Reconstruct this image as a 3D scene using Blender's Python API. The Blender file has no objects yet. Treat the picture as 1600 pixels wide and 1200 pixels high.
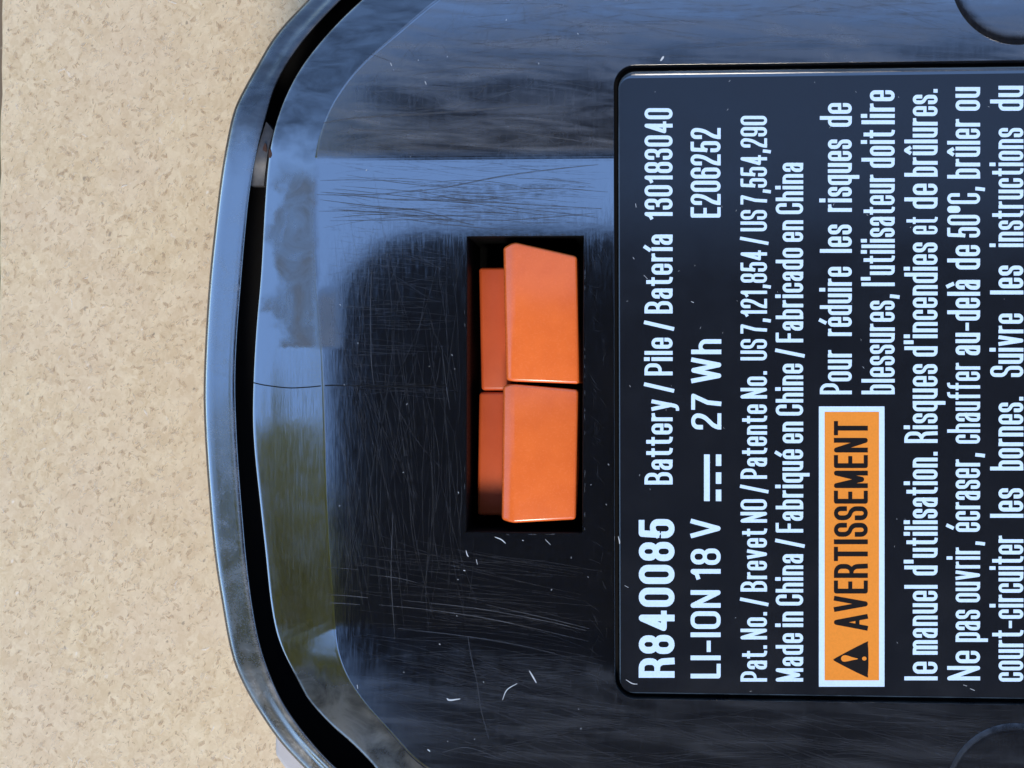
import bpy, bmesh, math, random
import numpy as np
from mathutils import Vector, Matrix, noise
from mathutils.geometry import tessellate_polygon, delaunay_2d_cdt

random.seed(7)
R = math.radians
scene = bpy.context.scene
COL = scene.collection

# ------------------------------------------------------------------ camera, sky, sun, exposure
MM = 0.001
S = MM / 22.0            # size of one photograph pixel on the top face of the pack
H = 40 * MM              # top face of the pack above the board
D = 130 * MM             # camera to top face
TILT = R(4.0)
CAM = Vector((D * math.sin(TILT), 0, H + D * math.cos(TILT)))
RIGHT = Vector((math.cos(TILT), 0, -math.sin(TILT)))
UP = Vector((0, 1, 0))
BACK = Vector((math.sin(TILT), 0, math.cos(TILT)))

cam_data = bpy.data.cameras.new('camera')
cam_data.sensor_width = 36
cam_data.lens = 36 * D / (1600 * S)
cam_data.clip_start = 0.005
cam_data.clip_end = 400
cam = bpy.data.objects.new('camera', cam_data)
COL.objects.link(cam)
cam.matrix_world = Matrix(((RIGHT.x, UP.x, BACK.x, CAM.x), (RIGHT.y, UP.y, BACK.y, CAM.y),
                           (RIGHT.z, UP.z, BACK.z, CAM.z), (0, 0, 0, 1)))
scene.camera = cam

SUN_ELEV = R(50)
SUN_AZ = Vector((-0.04, -1.0))           # towards the sun, beyond the bottom of the picture
sd = Vector((SUN_AZ.x * math.cos(SUN_ELEV), SUN_AZ.y * math.cos(SUN_ELEV), math.sin(SUN_ELEV))).normalized()
world = bpy.data.worlds.new('World')
scene.world = world
world.use_nodes = True
wn = world.node_tree.nodes
sky = wn.new('ShaderNodeTexSky')
sky.sky_type = 'NISHITA'
sky.sun_disc = False
sky.sun_elevation = SUN_ELEV
sky.sun_rotation = math.atan2(sd.x, sd.y)
sky.air_density = 1.0
sky.dust_density = 0.1
sky.ozone_density = 4.5
world.node_tree.links.new(sky.outputs[0], wn['Background'].inputs[0])
wn['Background'].inputs[1].default_value = 0.13

sun_data = bpy.data.lights.new('sun', 'SUN')
sun_data.energy = 1.15
sun_data.angle = R(15)
sun_data.color = (1.0, 0.90, 0.76)
sun = bpy.data.objects.new('sun', sun_data)
COL.objects.link(sun)
sun.rotation_euler = sd.to_track_quat('Z', 'Y').to_euler()
sun.location = sd * 8

vs = scene.view_settings
vs.view_transform = 'Standard'
vs.look = 'None'
vs.exposure = 1.52
vs.gamma = 1.0
vs.use_curve_mapping = False
scene.render.engine = 'CYCLES'
scene.cycles.max_bounces = 8
scene.cycles.diffuse_bounces = 3
scene.cycles.glossy_bounces = 5
scene.cycles.transparent_max_bounces = 16
scene.cycles.sample_clamp_indirect = 4.0

# ------------------------------------------------------------------ helpers
def W(px, py, z=H):
    """point of the place that the photograph shows at (px, py), at height z"""
    d = (RIGHT * ((px - 800) * S) + UP * ((600 - py) * S) - BACK * D)
    t = (z - CAM.z) / d.z
    return CAM + d * t

def link(name, me, mat=None, parent=None):
    o = bpy.data.objects.new(name, me)
    COL.objects.link(o)
    if mat and me is not None:
        me.materials.append(mat)
    if parent:
        o.parent = parent
    return o

def mesh(name, verts, faces, mat=None, parent=None, smooth=True, sharp=None):
    me = bpy.data.meshes.new(name)
    me.from_pydata([tuple(v) for v in verts], [], faces)
    me.update()
    if smooth:
        me.shade_smooth()
        if sharp is not None:
            me.set_sharp_from_angle(angle=R(sharp))
    return link(name, me, mat, parent)

def empty(name, loc=(0, 0, 0)):
    o = bpy.data.objects.new(name, None)
    o.empty_display_size = 0.01
    o.location = loc
    COL.objects.link(o)
    return o

def tag(o, label, cat, group=None):
    o['label'] = label
    o['category'] = cat
    if group:
        o['group'] = group

def catmull(pts, closed=False, sub=12):
    P = [np.array(p, float) for p in pts]
    n = len(P)
    out = []
    rng = range(n) if closed else range(n - 1)
    for i in rng:
        p0 = P[(i - 1) % n] if closed or i > 0 else 2 * P[0] - P[1]
        p1 = P[i]
        p2 = P[(i + 1) % n]
        p3 = P[(i + 2) % n] if closed or i + 2 < n else 2 * P[-1] - P[-2]
        for k in range(sub):
            t = k / sub
            out.append(0.5 * ((2 * p1) + (p2 - p0) * t + (2 * p0 - 5 * p1 + 4 * p2 - p3) * t * t
                              + (3 * p1 - p0 - 3 * p2 + p3) * t ** 3))
    if not closed:
        out.append(P[-1])
    return np.array(out)

# ------------------------------------------------------------------ node helpers
class G:
    """small builder for procedural materials; coordinates are millimetres on the object"""
    def __init__(self, name):
        self.mat = bpy.data.materials.new(name)
        self.mat.use_nodes = True
        self.t = self.mat.node_tree
        self.b = self.t.nodes['Principled BSDF']
        self.out = self.t.nodes['Material Output']
        tc = self.t.nodes.new('ShaderNodeTexCoord')
        mp = self.t.nodes.new('ShaderNodeMapping')
        mp.inputs['Scale'].default_value = (1000, 1000, 1000)
        self.t.links.new(tc.outputs['Object'], mp.inputs['Vector'])
        self.co = mp.outputs[0]

    def put(self, sock, v):
        if isinstance(v, (int, float)):
            sock.default_value = v
        elif isinstance(v, tuple):
            sock.default_value = v if len(v) == len(sock.default_value) else (*v, 1)
        else:
            self.t.links.new(v, sock)

    def m(self, op, a, b=0.0, c=0.0, clamp=False):
        n = self.t.nodes.new('ShaderNodeMath')
        n.operation = op
        n.use_clamp = clamp
        for s, v in zip(n.inputs, (a, b, c)):
            self.put(s, v)
        return n.outputs[0]

    def xyz(self):
        n = self.t.nodes.new('ShaderNodeSeparateXYZ')
        self.t.links.new(self.co, n.inputs[0])
        return n.outputs

    def step(self, v, a, b):
        n = self.t.nodes.new('ShaderNodeMapRange')
        n.interpolation_type = 'SMOOTHSTEP'
        self.put(n.inputs[0], v)
        n.inputs[1].default_value = a
        n.inputs[2].default_value = b
        return n.outputs[0]

    def lin(self, v, a, b, c, d):
        n = self.t.nodes.new('ShaderNodeMapRange')
        self.put(n.inputs[0], v)
        for i, q in enumerate((a, b, c, d)):
            n.inputs[i + 1].default_value = q
        return n.outputs[0]

    def scaled(self, sx, sy, sz=1.0, rot=0.0):
        n = self.t.nodes.new('ShaderNodeMapping')
        n.inputs['Rotation'].default_value = (0, 0, rot)
        self.t.links.new(self.co, n.inputs[0])
        s = self.t.nodes.new('ShaderNodeVectorMath')
        s.operation = 'MULTIPLY'
        self.t.links.new(n.outputs[0], s.inputs[0])
        s.inputs[1].default_value = (sx, sy, sz)
        return s.outputs[0]

    def noise(self, scale=1.0, detail=4.0, rough=0.55, vec=None, dist=0.0, color=False):
        n = self.t.nodes.new('ShaderNodeTexNoise')
        self.t.links.new(vec if vec is not None else self.co, n.inputs['Vector'])
        n.inputs['Scale'].default_value = scale
        n.inputs['Detail'].default_value = detail
        n.inputs['Roughness'].default_value = rough
        n.inputs['Distortion'].default_value = dist
        return n.outputs['Color' if color else 'Fac']

    def voronoi(self, scale, vec=None, feature='F1', out='Distance', rnd=1.0):
        n = self.t.nodes.new('ShaderNodeTexVoronoi')
        n.feature = feature
        self.t.links.new(vec if vec is not None else self.co, n.inputs['Vector'])
        n.inputs['Scale'].default_value = scale
        n.inputs['Randomness'].default_value = rnd
        return n.outputs[out]

    def mix(self, f, a, b, mode='MIX'):
        n = self.t.nodes.new('ShaderNodeMix')
        n.data_type = 'RGBA'
        n.blend_type = mode
        self.put(n.inputs[0], f)
        self.put(n.inputs[6], a)
        self.put(n.inputs[7], b)
        return n.outputs[2]

    def bump(self, h, strength=0.3, dist=0.02 * MM, prev=None):
        n = self.t.nodes.new('ShaderNodeBump')
        n.inputs['Strength'].default_value = strength
        n.inputs['Distance'].default_value = dist
        self.put(n.inputs['Height'], h)
        if prev is not None:
            self.t.links.new(prev, n.inputs['Normal'])
        return n.outputs[0]

    def set(self, **k):
        names = dict(base='Base Color', rough='Roughness', ior='IOR', metal='Metallic', normal='Normal',
                     sss='Subsurface Weight', coat='Coat Weight', coat_rough='Coat Roughness', spec='Specular IOR Level',
                     trans='Transmission Weight', tint='Specular Tint')
        for q, v in k.items():
            self.put(self.b.inputs[names[q]], v)
        return self.mat

def pxx(v):   # photograph x -> millimetres on the top face
    return W(v, 600).x / MM
def pyy(v):   # photograph y -> millimetres on the top face (frame centre column)
    return (600 - v) / 22.0

IOR_PLASTIC = 5.6

def mat_plastic(name, worn=True):
    g = G(name)
    x, y, z = g.xyz()
    wob = g.m('SUBTRACT', g.noise(0.45, 3), 0.5)
    wob2 = g.m('SUBTRACT', g.noise(2.2, 4, 0.65), 0.5)
    xw = g.m('ADD', x, g.m('MULTIPLY', wob2, 0.5))
    yw = g.m('ADD', y, g.m('MULTIPLY', wob2, 0.45))
    fine = g.noise(1.0, 5, 0.7, vec=g.scaled(9, 0.55))          # brushed lengthwise
    cross = g.noise(1.0, 5, 0.7, vec=g.scaled(0.30, 5.5))       # brushed across
    cloud = g.noise(0.32, 5, 0.62, dist=0.8)
    streak = g.noise(1.0, 4, 0.6, vec=g.scaled(0.12, 0.8, rot=0.06), dist=0.6)
    grit = g.noise(9.0, 3, 0.7)
    if worn:
        gn = g.t.nodes.new('ShaderNodeNewGeometry')
        sp_ = g.t.nodes.new('ShaderNodeSeparateXYZ')
        g.t.links.new(gn.outputs['Normal'], sp_.inputs[0])
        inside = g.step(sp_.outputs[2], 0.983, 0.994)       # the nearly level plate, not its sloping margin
        top = g.m('MULTIPLY', g.step(yw, pyy(250), pyy(238)), inside)
        bot = g.m('MULTIPLY', g.step(g.m('ADD', y, g.m('MULTIPLY', wob, 7.0)), pyy(1000), pyy(1075)), inside)
        # scuffed patch on the margin left of the smooth panel
        sx = g.m('MULTIPLY', g.step(g.m('ADD', xw, g.m('MULTIPLY', wob, 5.0)), pxx(408), pxx(440)), g.step(xw, pxx(503), pxx(482)))
        sy = g.m('MULTIPLY', g.step(g.m('ADD', yw, g.m('MULTIPLY', wob, 5.0)), pyy(225), pyy(290)), g.step(yw, pyy(545), pyy(538)))
        patch = g.m('MULTIPLY', g.m('MULTIPLY', sx, sy), g.lin(cloud, 0.3, 0.6, 0.35, 0.9))
        tx = g.m('MULTIPLY', g.step(xw, pxx(480), pxx(505)), g.step(xw, pxx(545), pxx(515)))
        ty = g.m('MULTIPLY', g.step(yw, pyy(440), pyy(470)), g.step(yw, pyy(548), pyy(538)))
        patch = g.m('MAXIMUM', patch, g.m('MULTIPLY', g.m('MULTIPLY', tx, ty), 0.55))
        low = g.m('MULTIPLY', g.step(g.m('ADD', y, g.m('MULTIPLY', wob, 4.0)), pyy(1040), pyy(1075)),
                  g.m('SUBTRACT', 1.0, inside))
        topv = g.m('MULTIPLY', top, g.lin(streak, 0.36, 0.62, 1.0, 0.35))
        scuff = g.m('MAXIMUM', g.m('MAXIMUM', topv, g.m('MULTIPLY', bot, g.lin(streak, 0.36, 0.62, 0.7, 0.3))),
                    g.m('MAXIMUM', patch, g.m('MULTIPLY', low, 0.8)))
        rough = g.m('ADD', 0.065, g.m('MULTIPLY', scuff, 0.22))
        rough = g.m('ADD', rough, g.m('MULTIPLY', g.m('MULTIPLY', g.lin(fine, 0.45, 0.75, 0, 1), g.m('SUBTRACT', 1.0, scuff)), 0.09))
        rough = g.m('ADD', rough, g.m('MULTIPLY', patch, 0.16))
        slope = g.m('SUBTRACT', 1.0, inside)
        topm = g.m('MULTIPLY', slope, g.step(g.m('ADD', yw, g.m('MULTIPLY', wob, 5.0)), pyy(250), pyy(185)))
        lowm = g.m('MULTIPLY', slope, g.step(yw, pyy(640), pyy(780)))
        rough = g.m('ADD', rough, g.m('MULTIPLY', g.m('MAXIMUM', topm, lowm), g.lin(cloud, 0.35, 0.65, 0.02, 0.07)))
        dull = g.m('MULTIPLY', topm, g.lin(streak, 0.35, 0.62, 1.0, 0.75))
        dust = g.m('MULTIPLY', scuff, g.lin(grit, 0.42, 0.72, 0.1, 1.0))
        dust = g.m('ADD', dust, g.m('MULTIPLY', patch, g.lin(cloud, 0.35, 0.65, 0.3, 1.6)))
        dust = g.m('ADD', g.m('MULTIPLY', g.m('MULTIPLY', dust, g.lin(cloud, 0.35, 0.65, 0.4, 1.6)), 0.18), g.m('MULTIPLY', g.lin(cross, 0.52, 0.8, 0, 1), 0.10))
    else:
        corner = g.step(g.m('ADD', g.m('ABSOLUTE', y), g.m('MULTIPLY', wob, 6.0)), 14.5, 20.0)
        rough = g.m('ADD', 0.15, g.m('MULTIPLY', g.lin(cloud, 0.4, 0.7, 0, 1), 0.16))
        rough = g.m('ADD', rough, g.m('MULTIPLY', corner, 0.10))
        rough = g.m('ADD', rough, g.m('MULTIPLY', g.lin(grit, 0.5, 0.8, 0, 1), 0.15))
        dust = g.m('MULTIPLY', g.lin(grit, 0.5, 0.8, 0, 1), g.m('ADD', 0.08, g.m('MULTIPLY', corner, 0.08)))
    base = g.mix(dust, (0.006, 0.007, 0.010), (0.075, 0.075, 0.078))
    ior = IOR_PLASTIC
    if not worn:
        ior = g.lin(g.m('MULTIPLY', g.m('MULTIPLY', corner, g.lin(y, -6.0, 6.0, 0.5, 1.0)), g.lin(streak, 0.35, 0.6, 1.0, 0.86)), 0.0, 1.0, IOR_PLASTIC, 1.9)  # darker reflection at the corners, put into the IOR along with wear
    if worn:                          # scuffed and grimy plastic mirrors less; dull puts in a darker upper-margin reflection
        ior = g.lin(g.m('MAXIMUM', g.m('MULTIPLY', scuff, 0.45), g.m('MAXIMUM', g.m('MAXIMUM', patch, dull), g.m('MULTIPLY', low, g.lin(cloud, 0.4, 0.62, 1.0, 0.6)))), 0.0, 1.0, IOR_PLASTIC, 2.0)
    n1 = g.bump(wob, 0.10, 0.03 * MM)
    n2 = g.bump(g.m('ADD', fine, g.m('MULTIPLY', grit, 0.5)), 0.10, 0.006 * MM, n1)
    return g.set(base=base, rough=rough, ior=ior, normal=n2)

M = {}
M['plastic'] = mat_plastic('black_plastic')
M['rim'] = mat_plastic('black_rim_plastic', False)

g = G('black_recess_plastic')
M['recess'] = g.set(base=(0.002, 0.002, 0.002), rough=g.lin(g.noise(4, 4), 0.3, 0.7, 0.45, 0.7), ior=1.22)
g = G('black_groove_plastic')
M['groove'] = g.set(base=(0.002, 0.002, 0.0025), rough=0.7, ior=1.3)
g = G('scratch')
M['scratch'] = g.set(base=(0.05, 0.055, 0.065), rough=0.40, ior=1.8)
mixn = g.t.nodes.new('ShaderNodeMixShader')
tr = g.t.nodes.new('ShaderNodeBsdfTransparent')
g.put(mixn.inputs[0], g.lin(g.noise(0.9, 4, 0.7), 0.35, 0.65, 0.22, 0.72))
g.t.links.new(tr.outputs[0], mixn.inputs[1])
g.t.links.new(g.b.outputs[0], mixn.inputs[2])
g.t.links.new(mixn.outputs[0], g.out.inputs[0])
g = G('deep_scratch')
M['nick'] = g.set(base=(0.55, 0.56, 0.55), rough=0.5, ior=1.5)
g = G('faint_scratch')
mixn = g.t.nodes.new('ShaderNodeMixShader')
tr = g.t.nodes.new('ShaderNodeBsdfTransparent')
g.put(mixn.inputs[0], g.lin(g.noise(1.6, 4, 0.7), 0.35, 0.65, 0.0, 0.22))
g.t.links.new(tr.outputs[0], mixn.inputs[1])
g.t.links.new(g.b.outputs[0], mixn.inputs[2])
g.t.links.new(mixn.outputs[0], g.out.inputs[0])
M['faint'] = g.set(base=(0.03, 0.033, 0.042), rough=0.36, ior=2.2)

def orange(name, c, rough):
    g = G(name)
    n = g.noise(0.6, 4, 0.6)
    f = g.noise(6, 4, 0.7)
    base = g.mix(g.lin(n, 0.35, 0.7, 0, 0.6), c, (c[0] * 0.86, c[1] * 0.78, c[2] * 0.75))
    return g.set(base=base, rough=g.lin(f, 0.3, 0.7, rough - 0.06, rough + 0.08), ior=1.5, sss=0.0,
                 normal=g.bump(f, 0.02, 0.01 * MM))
M['orange'] = orange('orange_plastic', (0.90, 0.168, 0.030), 0.24)
bpy.data.materials['orange_plastic'].node_tree.nodes['Principled BSDF'].inputs['Coat Weight'].default_value = 0.6
bpy.data.materials['orange_plastic'].node_tree.nodes['Principled BSDF'].inputs['Coat IOR'].default_value = 1.5
bpy.data.materials['orange_plastic'].node_tree.nodes['Principled BSDF'].inputs['Coat Roughness'].default_value = 0.16
M['orange_shaded'] = orange('orange_ledge_shaded', (0.64, 0.105, 0.024), 0.42)  # tab orange darkened: the ledge's shade is mixed into its colour

g = G('label_film')
f = g.noise(5, 4, 0.7)
c = g.noise(0.25, 4, 0.6)
M['label'] = g.set(base=(0.010, 0.011, 0.014), rough=g.lin(c, 0.3, 0.7, 0.13, 0.22), ior=1.68,
                   normal=g.bump(f, 0.05, 0.01 * MM))
g = G('label_edge_gloss')
M['label_edge'] = g.set(base=(0.008, 0.009, 0.011), rough=0.12, ior=3.4)
def ink(name, c):
    g = G(name)
    n = g.noise(7, 3, 0.7)
    return g.set(base=g.mix(g.lin(n, 0.4, 0.75, 0, 0.5), c, tuple(q * 0.8 for q in c)), rough=0.5, ior=1.15)
M['white_ink'] = ink('pale_blue_white_ink', (0.66, 0.80, 0.93))
M['orange_ink'] = ink('orange_ink', (0.86, 0.27, 0.035))
M['black_ink'] = ink('black_ink', (0.012, 0.010, 0.010))
g = G('grey_plastic')
M['grey'] = g.set(base=g.mix(g.noise(1.2, 4), (0.42, 0.39, 0.37), (0.50, 0.47, 0.45)), rough=0.5)
g = G('rust_speck')
M['rust'] = g.set(base=(0.05, 0.018, 0.008), rough=0.8)
g = G('groove_dust')
M['clip'] = g.set(base=g.mix(g.noise(2.5, 4), (0.03, 0.032, 0.036), (0.10, 0.10, 0.105)), rough=0.5, ior=1.5)

# pale pressed fibreboard
g = G('fibreboard')
wv = g.noise(1.1, 3, 0.6, color=True)
def warped(amt, sx, sy, rot):
    n = g.t.nodes.new('ShaderNodeVectorMath')
    n.operation = 'MULTIPLY_ADD'
    g.t.links.new(wv, n.inputs[0])
    n.inputs[1].default_value = (amt, amt, 0)
    g.t.links.new(g.scaled(sx, sy, 1, rot), n.inputs[2])
    return n.outputs[0]
fl1 = g.voronoi(1.25, warped(1.4, 1.0, 0.55, 0.7), out='Color')
fl2 = g.voronoi(2.3, warped(1.8, 1.0, 0.45, -0.8), out='Color')
fl3 = g.voronoi(4.2, warped(1.0, 1.0, 0.6, 0.3), out='Color')
def chan(c, i):
    n = g.t.nodes.new('ShaderNodeSeparateColor')
    g.t.links.new(c, n.inputs[0])
    return n.outputs[i]
v = g.m('ADD', g.m('MULTIPLY', chan(fl1, 0), 0.40), g.m('ADD', g.m('MULTIPLY', chan(fl2, 1), 0.34), g.m('MULTIPLY', chan(fl3, 2), 0.26)))
v = g.m('ADD', g.m('MULTIPLY', v, 0.6), g.m('MULTIPLY', g.noise(2.6, 6, 0.72, vec=warped(0.8, 1, 0.8, 0.5)), 0.4))
big = g.noise(0.11, 3, 0.5)
col = g.mix(g.lin(v, 0.30, 0.72, 0, 1), (0.61, 0.445, 0.255), (0.755, 0.59, 0.37))
col = g.mix(g.lin(big, 0.35, 0.65, 0, 0.30), col, (0.66, 0.49, 0.34))
fib = g.noise(1.0, 4, 0.6, vec=warped(2.2, 3.2, 0.9, 0.75))
col = g.mix(g.lin(fib, 0.66, 0.74, 0, 0.5), col, (0.30, 0.21, 0.145))
fib2 = g.noise(1.0, 4, 0.6, vec=warped(2.6, 2.4, 1.1, -0.55))
col = g.mix(g.lin(fib2, 0.66, 0.72, 0, 0.55), col, (0.80, 0.70, 0.58))
spk = g.voronoi(0.42, warped(0.6, 1.0, 0.7, 0.4))
col = g.mix(g.m('MULTIPLY', g.step(spk, 0.07, 0.03), 0.55), col, (0.13, 0.10, 0.08))
spk2 = g.voronoi(0.36, warped(0.5, 0.8, 1.1, 2.1))
col = g.mix(g.m('MULTIPLY', g.step(spk2, 0.06, 0.03), 0.4), col, (0.90, 0.83, 0.74))
hgt = g.m('ADD', v, g.m('MULTIPLY', fib, -0.5))
M['board'] = g.set(base=col, rough=0.75, ior=1.35, normal=g.bump(hgt, 0.45, 0.10 * MM))

# ------------------------------------------------------------------ setting: ground and board
g = G('garden_soil')
M['soil'] = g.set(base=g.mix(g.noise(0.02, 6, 0.65), (0.22, 0.15, 0.10), (0.15, 0.12, 0.07)), rough=0.95)
ZG = -0.018
gm = mesh('ground', [(-60, -60, ZG), (60, -60, ZG), (60, 60, ZG), (-60, 60, ZG)], [(0, 1, 2, 3)], M['soil'], smooth=False)
gm['kind'] = 'structure'

def build_board():
    x0 = W(0.6, 60, 0).x
    x1, y0, y1 = 0.26, -0.20, 0.20
    vs_, fs = [], []
    n = 160
    L = []
    for i in range(n + 1):
        y = y0 + (y1 - y0) * i / n
        j = 0.00022 * noise.noise(Vector((3.1, y * 260, 0))) + 0.00014 * noise.noise(Vector((1.1, y * 900, 4)))
        L.append((x0 + j - 0.006 * 0 + (y - 0.032) * 0.011, y))
    prof = [(0.0004, 0.0), (0.0001, -0.0002), (0.0, -0.0006), (0.0, -0.0165), (0.0005, -0.0172)]
    for (dx, z) in prof:
        for (x, y) in L:
            vs_.append((x + dx, y, z))
    m = n + 1
    for k in range(len(prof) - 1):
        for i in range(n):
            a = k * m + i
            fs.append((a, a + 1, a + m + 1, a + m))
    base = len(vs_)
    vs_ += [(x1, y0, 0), (x1, y1, 0), (x1, y0, -0.0172), (x1, y1, -0.0172)]
    fs.append([base, base + 1] + [i for i in range(n, -1, -1)])
    fs.append((base, base + 2, base + 3, base + 1))
    last = (len(prof) - 1) * m
    fs.append([base + 3, base + 2] + [last + i for i in range(m)])
    fs.append([base + 2, base] + [k * m for k in range(len(prof))])
    fs.append([base + 1, base + 3] + [k * m + n for k in range(len(prof) - 1, -1, -1)])
    o = mesh('fibreboard_sheet', vs_, fs, M['board'], smooth=False)
    tag(o, 'pale tan pressed fibreboard lying under the black battery pack', 'board')
build_board()

def flakes(name, n, mat, l0, l1, asp, seed, ang, spread, zoff):
    r_ = random.Random(seed)
    vs_, fs = [], []
    px = S * (D + H) / D
    X0, X1, Y0, Y1 = W(4, 0, 0).x, W(520, 0, 0).x, W(0, 1215, 0).y, W(0, -15, 0).y
    for i in range(n):
        x, y = r_.uniform(X0, X1), r_.uniform(Y0, Y1)
        L = math.exp(r_.uniform(math.log(l0), math.log(l1))) * px
        wd = L * asp * r_.uniform(0.5, 1.3)
        a = R(ang + r_.gauss(0, spread))
        u = Vector((math.cos(a), math.sin(a), 0)); v = Vector((-u.y, u.x, 0))
        m = r_.choice((5, 6, 7))
        k = len(vs_)
        z = zoff + 0.004 * MM * (i % 5)
        c = Vector((x, y, z))
        bow = r_.gauss(0, 0.25) * L
        for j in range(m):
            t = 2 * math.pi * (j + r_.uniform(-.3, .3)) / m
            cx, cy = math.cos(t), math.sin(t)
            vs_.append(c + u * cx * L / 2 + v * (cy * wd / 2 + bow * (cx * cx - 0.5)) * r_.uniform(.8, 1.1) + Vector((0, 0, r_.uniform(0, 0.02) * MM)))
        fs.append(list(range(k, k + m)))
    o = mesh(name, vs_, fs, mat, bpy.data.objects['fibreboard_sheet'], smooth=False)
    o['kind'] = 'stuff'
def flake_mat(name, c):
    g = G(name)
    mixn = g.t.nodes.new('ShaderNodeMixShader')
    tr = g.t.nodes.new('ShaderNodeBsdfTransparent')
    g.put(mixn.inputs[0], g.lin(g.noise(1.1, 3, 0.6), 0.35, 0.65, 0.05, 0.5))
    g.t.links.new(tr.outputs[0], mixn.inputs[1]); g.t.links.new(g.b.outputs[0], mixn.inputs[2]); g.t.links.new(mixn.outputs[0], g.out.inputs[0])
    return g.set(base=c, rough=0.8, ior=1.3)
flakes('pressed_flakes', 3600, flake_mat('mid_flake', (0.60, 0.44, 0.27)), 4, 16, 0.45, 1, 55, 50, 0.004 * MM)
flakes('pressed_flakes', 2400, flake_mat('pale_flake', (0.77, 0.63, 0.44)), 4, 18, 0.40, 2, 60, 45, 0.026 * MM)
flakes('dark_fibres', 3600, flake_mat('brown_fibre', (0.47, 0.335, 0.20)), 3, 10, 0.22, 3, 50, 35, 0.05 * MM)
flakes('dark_fibres', 60, flake_mat('dark_fibre', (0.16, 0.12, 0.09)), 3, 9, 0.4, 4, 40, 40, 0.08 * MM)
flakes('pale_fibres', 130, flake_mat('white_fibre', (0.90, 0.82, 0.70)), 6, 20, 0.16, 6, 60, 60, 0.08 * MM)

# ------------------------------------------------------------------ battery pack
pack = empty('battery_pack', (0, 0, 0))
tag(pack, 'scuffed black plastic battery pack lying label side up with orange release tabs', 'battery')

def mirror(pts):
    return [(x, 1200 - y) for x, y in reversed(pts)]
def full(top_off, left):
    """top_off: off-frame points from the right end over the top to the frame; left: measured in frame, top to bottom"""
    return top_off + left + mirror(top_off)[:-1]

OUT = full([(2370, 600), (2360, 250), (2310, 40), (2200, -110), (2000, -195), (1700, -230), (1300, -232), (1000, -228),
            (800, -200), (660, -150), (560, -80)],
           [(480, 0), (431, 53), (403, 100), (375, 150), (363, 180), (353, 228), (344, 281), (336, 350), (329, 412), (323, 490),
            (319, 569), (318, 631), (321, 700), (327, 783), (335, 867), (348, 950), (362, 1025), (383, 1075), (408, 1117),
            (435, 1156), (475, 1200)])
GO = full([(2315, 600), (2305, 260), (2255, 60), (2160, -70), (1985, -146), (1700, -178), (1300, -180), (1000, -176),
           (820, -155), (690, -115), (600, -60)],
          [(533, 0), (475, 62), (434, 125), (416, 181), (402, 234), (391, 297), (384, 360), (377, 444), (370, 537), (368, 600),
           (369, 647), (373, 725), (379, 800), (387, 887), (402, 992), (425, 1062), (446, 1104), (479, 1150), (525, 1200)])
GI = full([(2280, 600), (2270, 270), (2225, 80), (2130, -45), (1970, -112), (1700, -143), (1300, -145), (1000, -142),
           (830, -125), (710, -95), (625, -50)],
          [(564, 0), (519, 44), (475, 97), (447, 147), (430, 194), (420, 240), (414, 300), (410, 375), (406, 440), (400, 506),
           (395, 594), (394, 662), (398, 720), (406, 792), (415, 875), (423, 950), (437, 1008), (467, 1067), (483, 1096),
           (517, 1133), (550, 1162), (587, 1200)])
PE = full([(2190, 600), (2180, 280), (2140, 130), (2060, 30), (1930, -30), (1700, -50), (1300, -52), (1000, -50),
           (850, -45), (740, -30)],
          [(680, 5), (620, 55), (562, 105), (524, 155), (502, 205), (492, 260), (489, 350), (494, 450), (502, 540),
           (506, 640), (508, 740), (512, 840), (518, 920), (522, 975), (528, 1020), (545, 1063), (575, 1105), (612, 1145), (660, 1195)])

CEN = np.array((1300.0, 600.0))
def polar(pts):
    c = catmull(pts, True, 14) - CEN
    th = np.arctan2(c[:, 1], c[:, 0])
    r = np.hypot(c[:, 0], c[:, 1])
    o = np.argsort(th)
    r, th = r[o], th[o]
    for _ in range(3):
        r = (np.roll(r, 3) + np.roll(r, -3) + np.roll(r, 1) + np.roll(r, -1) + r) / 5
    return th, r
PO, PGO, PGI, PPE = (polar(p) for p in (OUT, GO, GI, PE))
_o = catmull(OUT, True, 40) - CEN
_th = np.arctan2(_o[:, 1], _o[:, 0])
_th = np.sort(_th)[::2]
TH = _th
def rad(p, th):
    return np.interp(th, p[0], p[1], period=2 * math.pi)
def loop(p, inset=0.0, other=None, t=0.0):
    r = rad(p, TH)
    if other is not None:
        r = r * (1 - t) + rad(other, TH) * t
    r = r - inset
    return np.stack([CEN[0] + r * np.cos(TH), CEN[1] + r * np.sin(TH)], 1)
def loft(name, loops, mat, parent, cap_end=False, sharp=None):
    """loops: list of (px loop, z)"""
    vs_, fs = [], []
    n = len(TH)
    for lp, z in loops:
        for p in lp:
            vs_.append(W(p[0], p[1], z))
    for k in range(len(loops) - 1):
        for i in range(n):
            j = (i + 1) % n
            fs.append((k * n + i, k * n + j, (k + 1) * n + j, (k + 1) * n + i)[::-1])
    if cap_end:
        fs.append([(len(loops) - 1) * n + i for i in range(n)])
    return mesh(name, vs_, fs, mat, parent, sharp=sharp)

h = H
RAMP_T, RAMP_B = (600 - 245) * S, (600 - 985) * S
def ramp(y):
    """the plate is dished: its long borders rise gently away from the smooth middle"""
    return (max(0.0, y - RAMP_T) + max(0.0, RAMP_B - y)) * math.tan(R(6.0))
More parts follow.
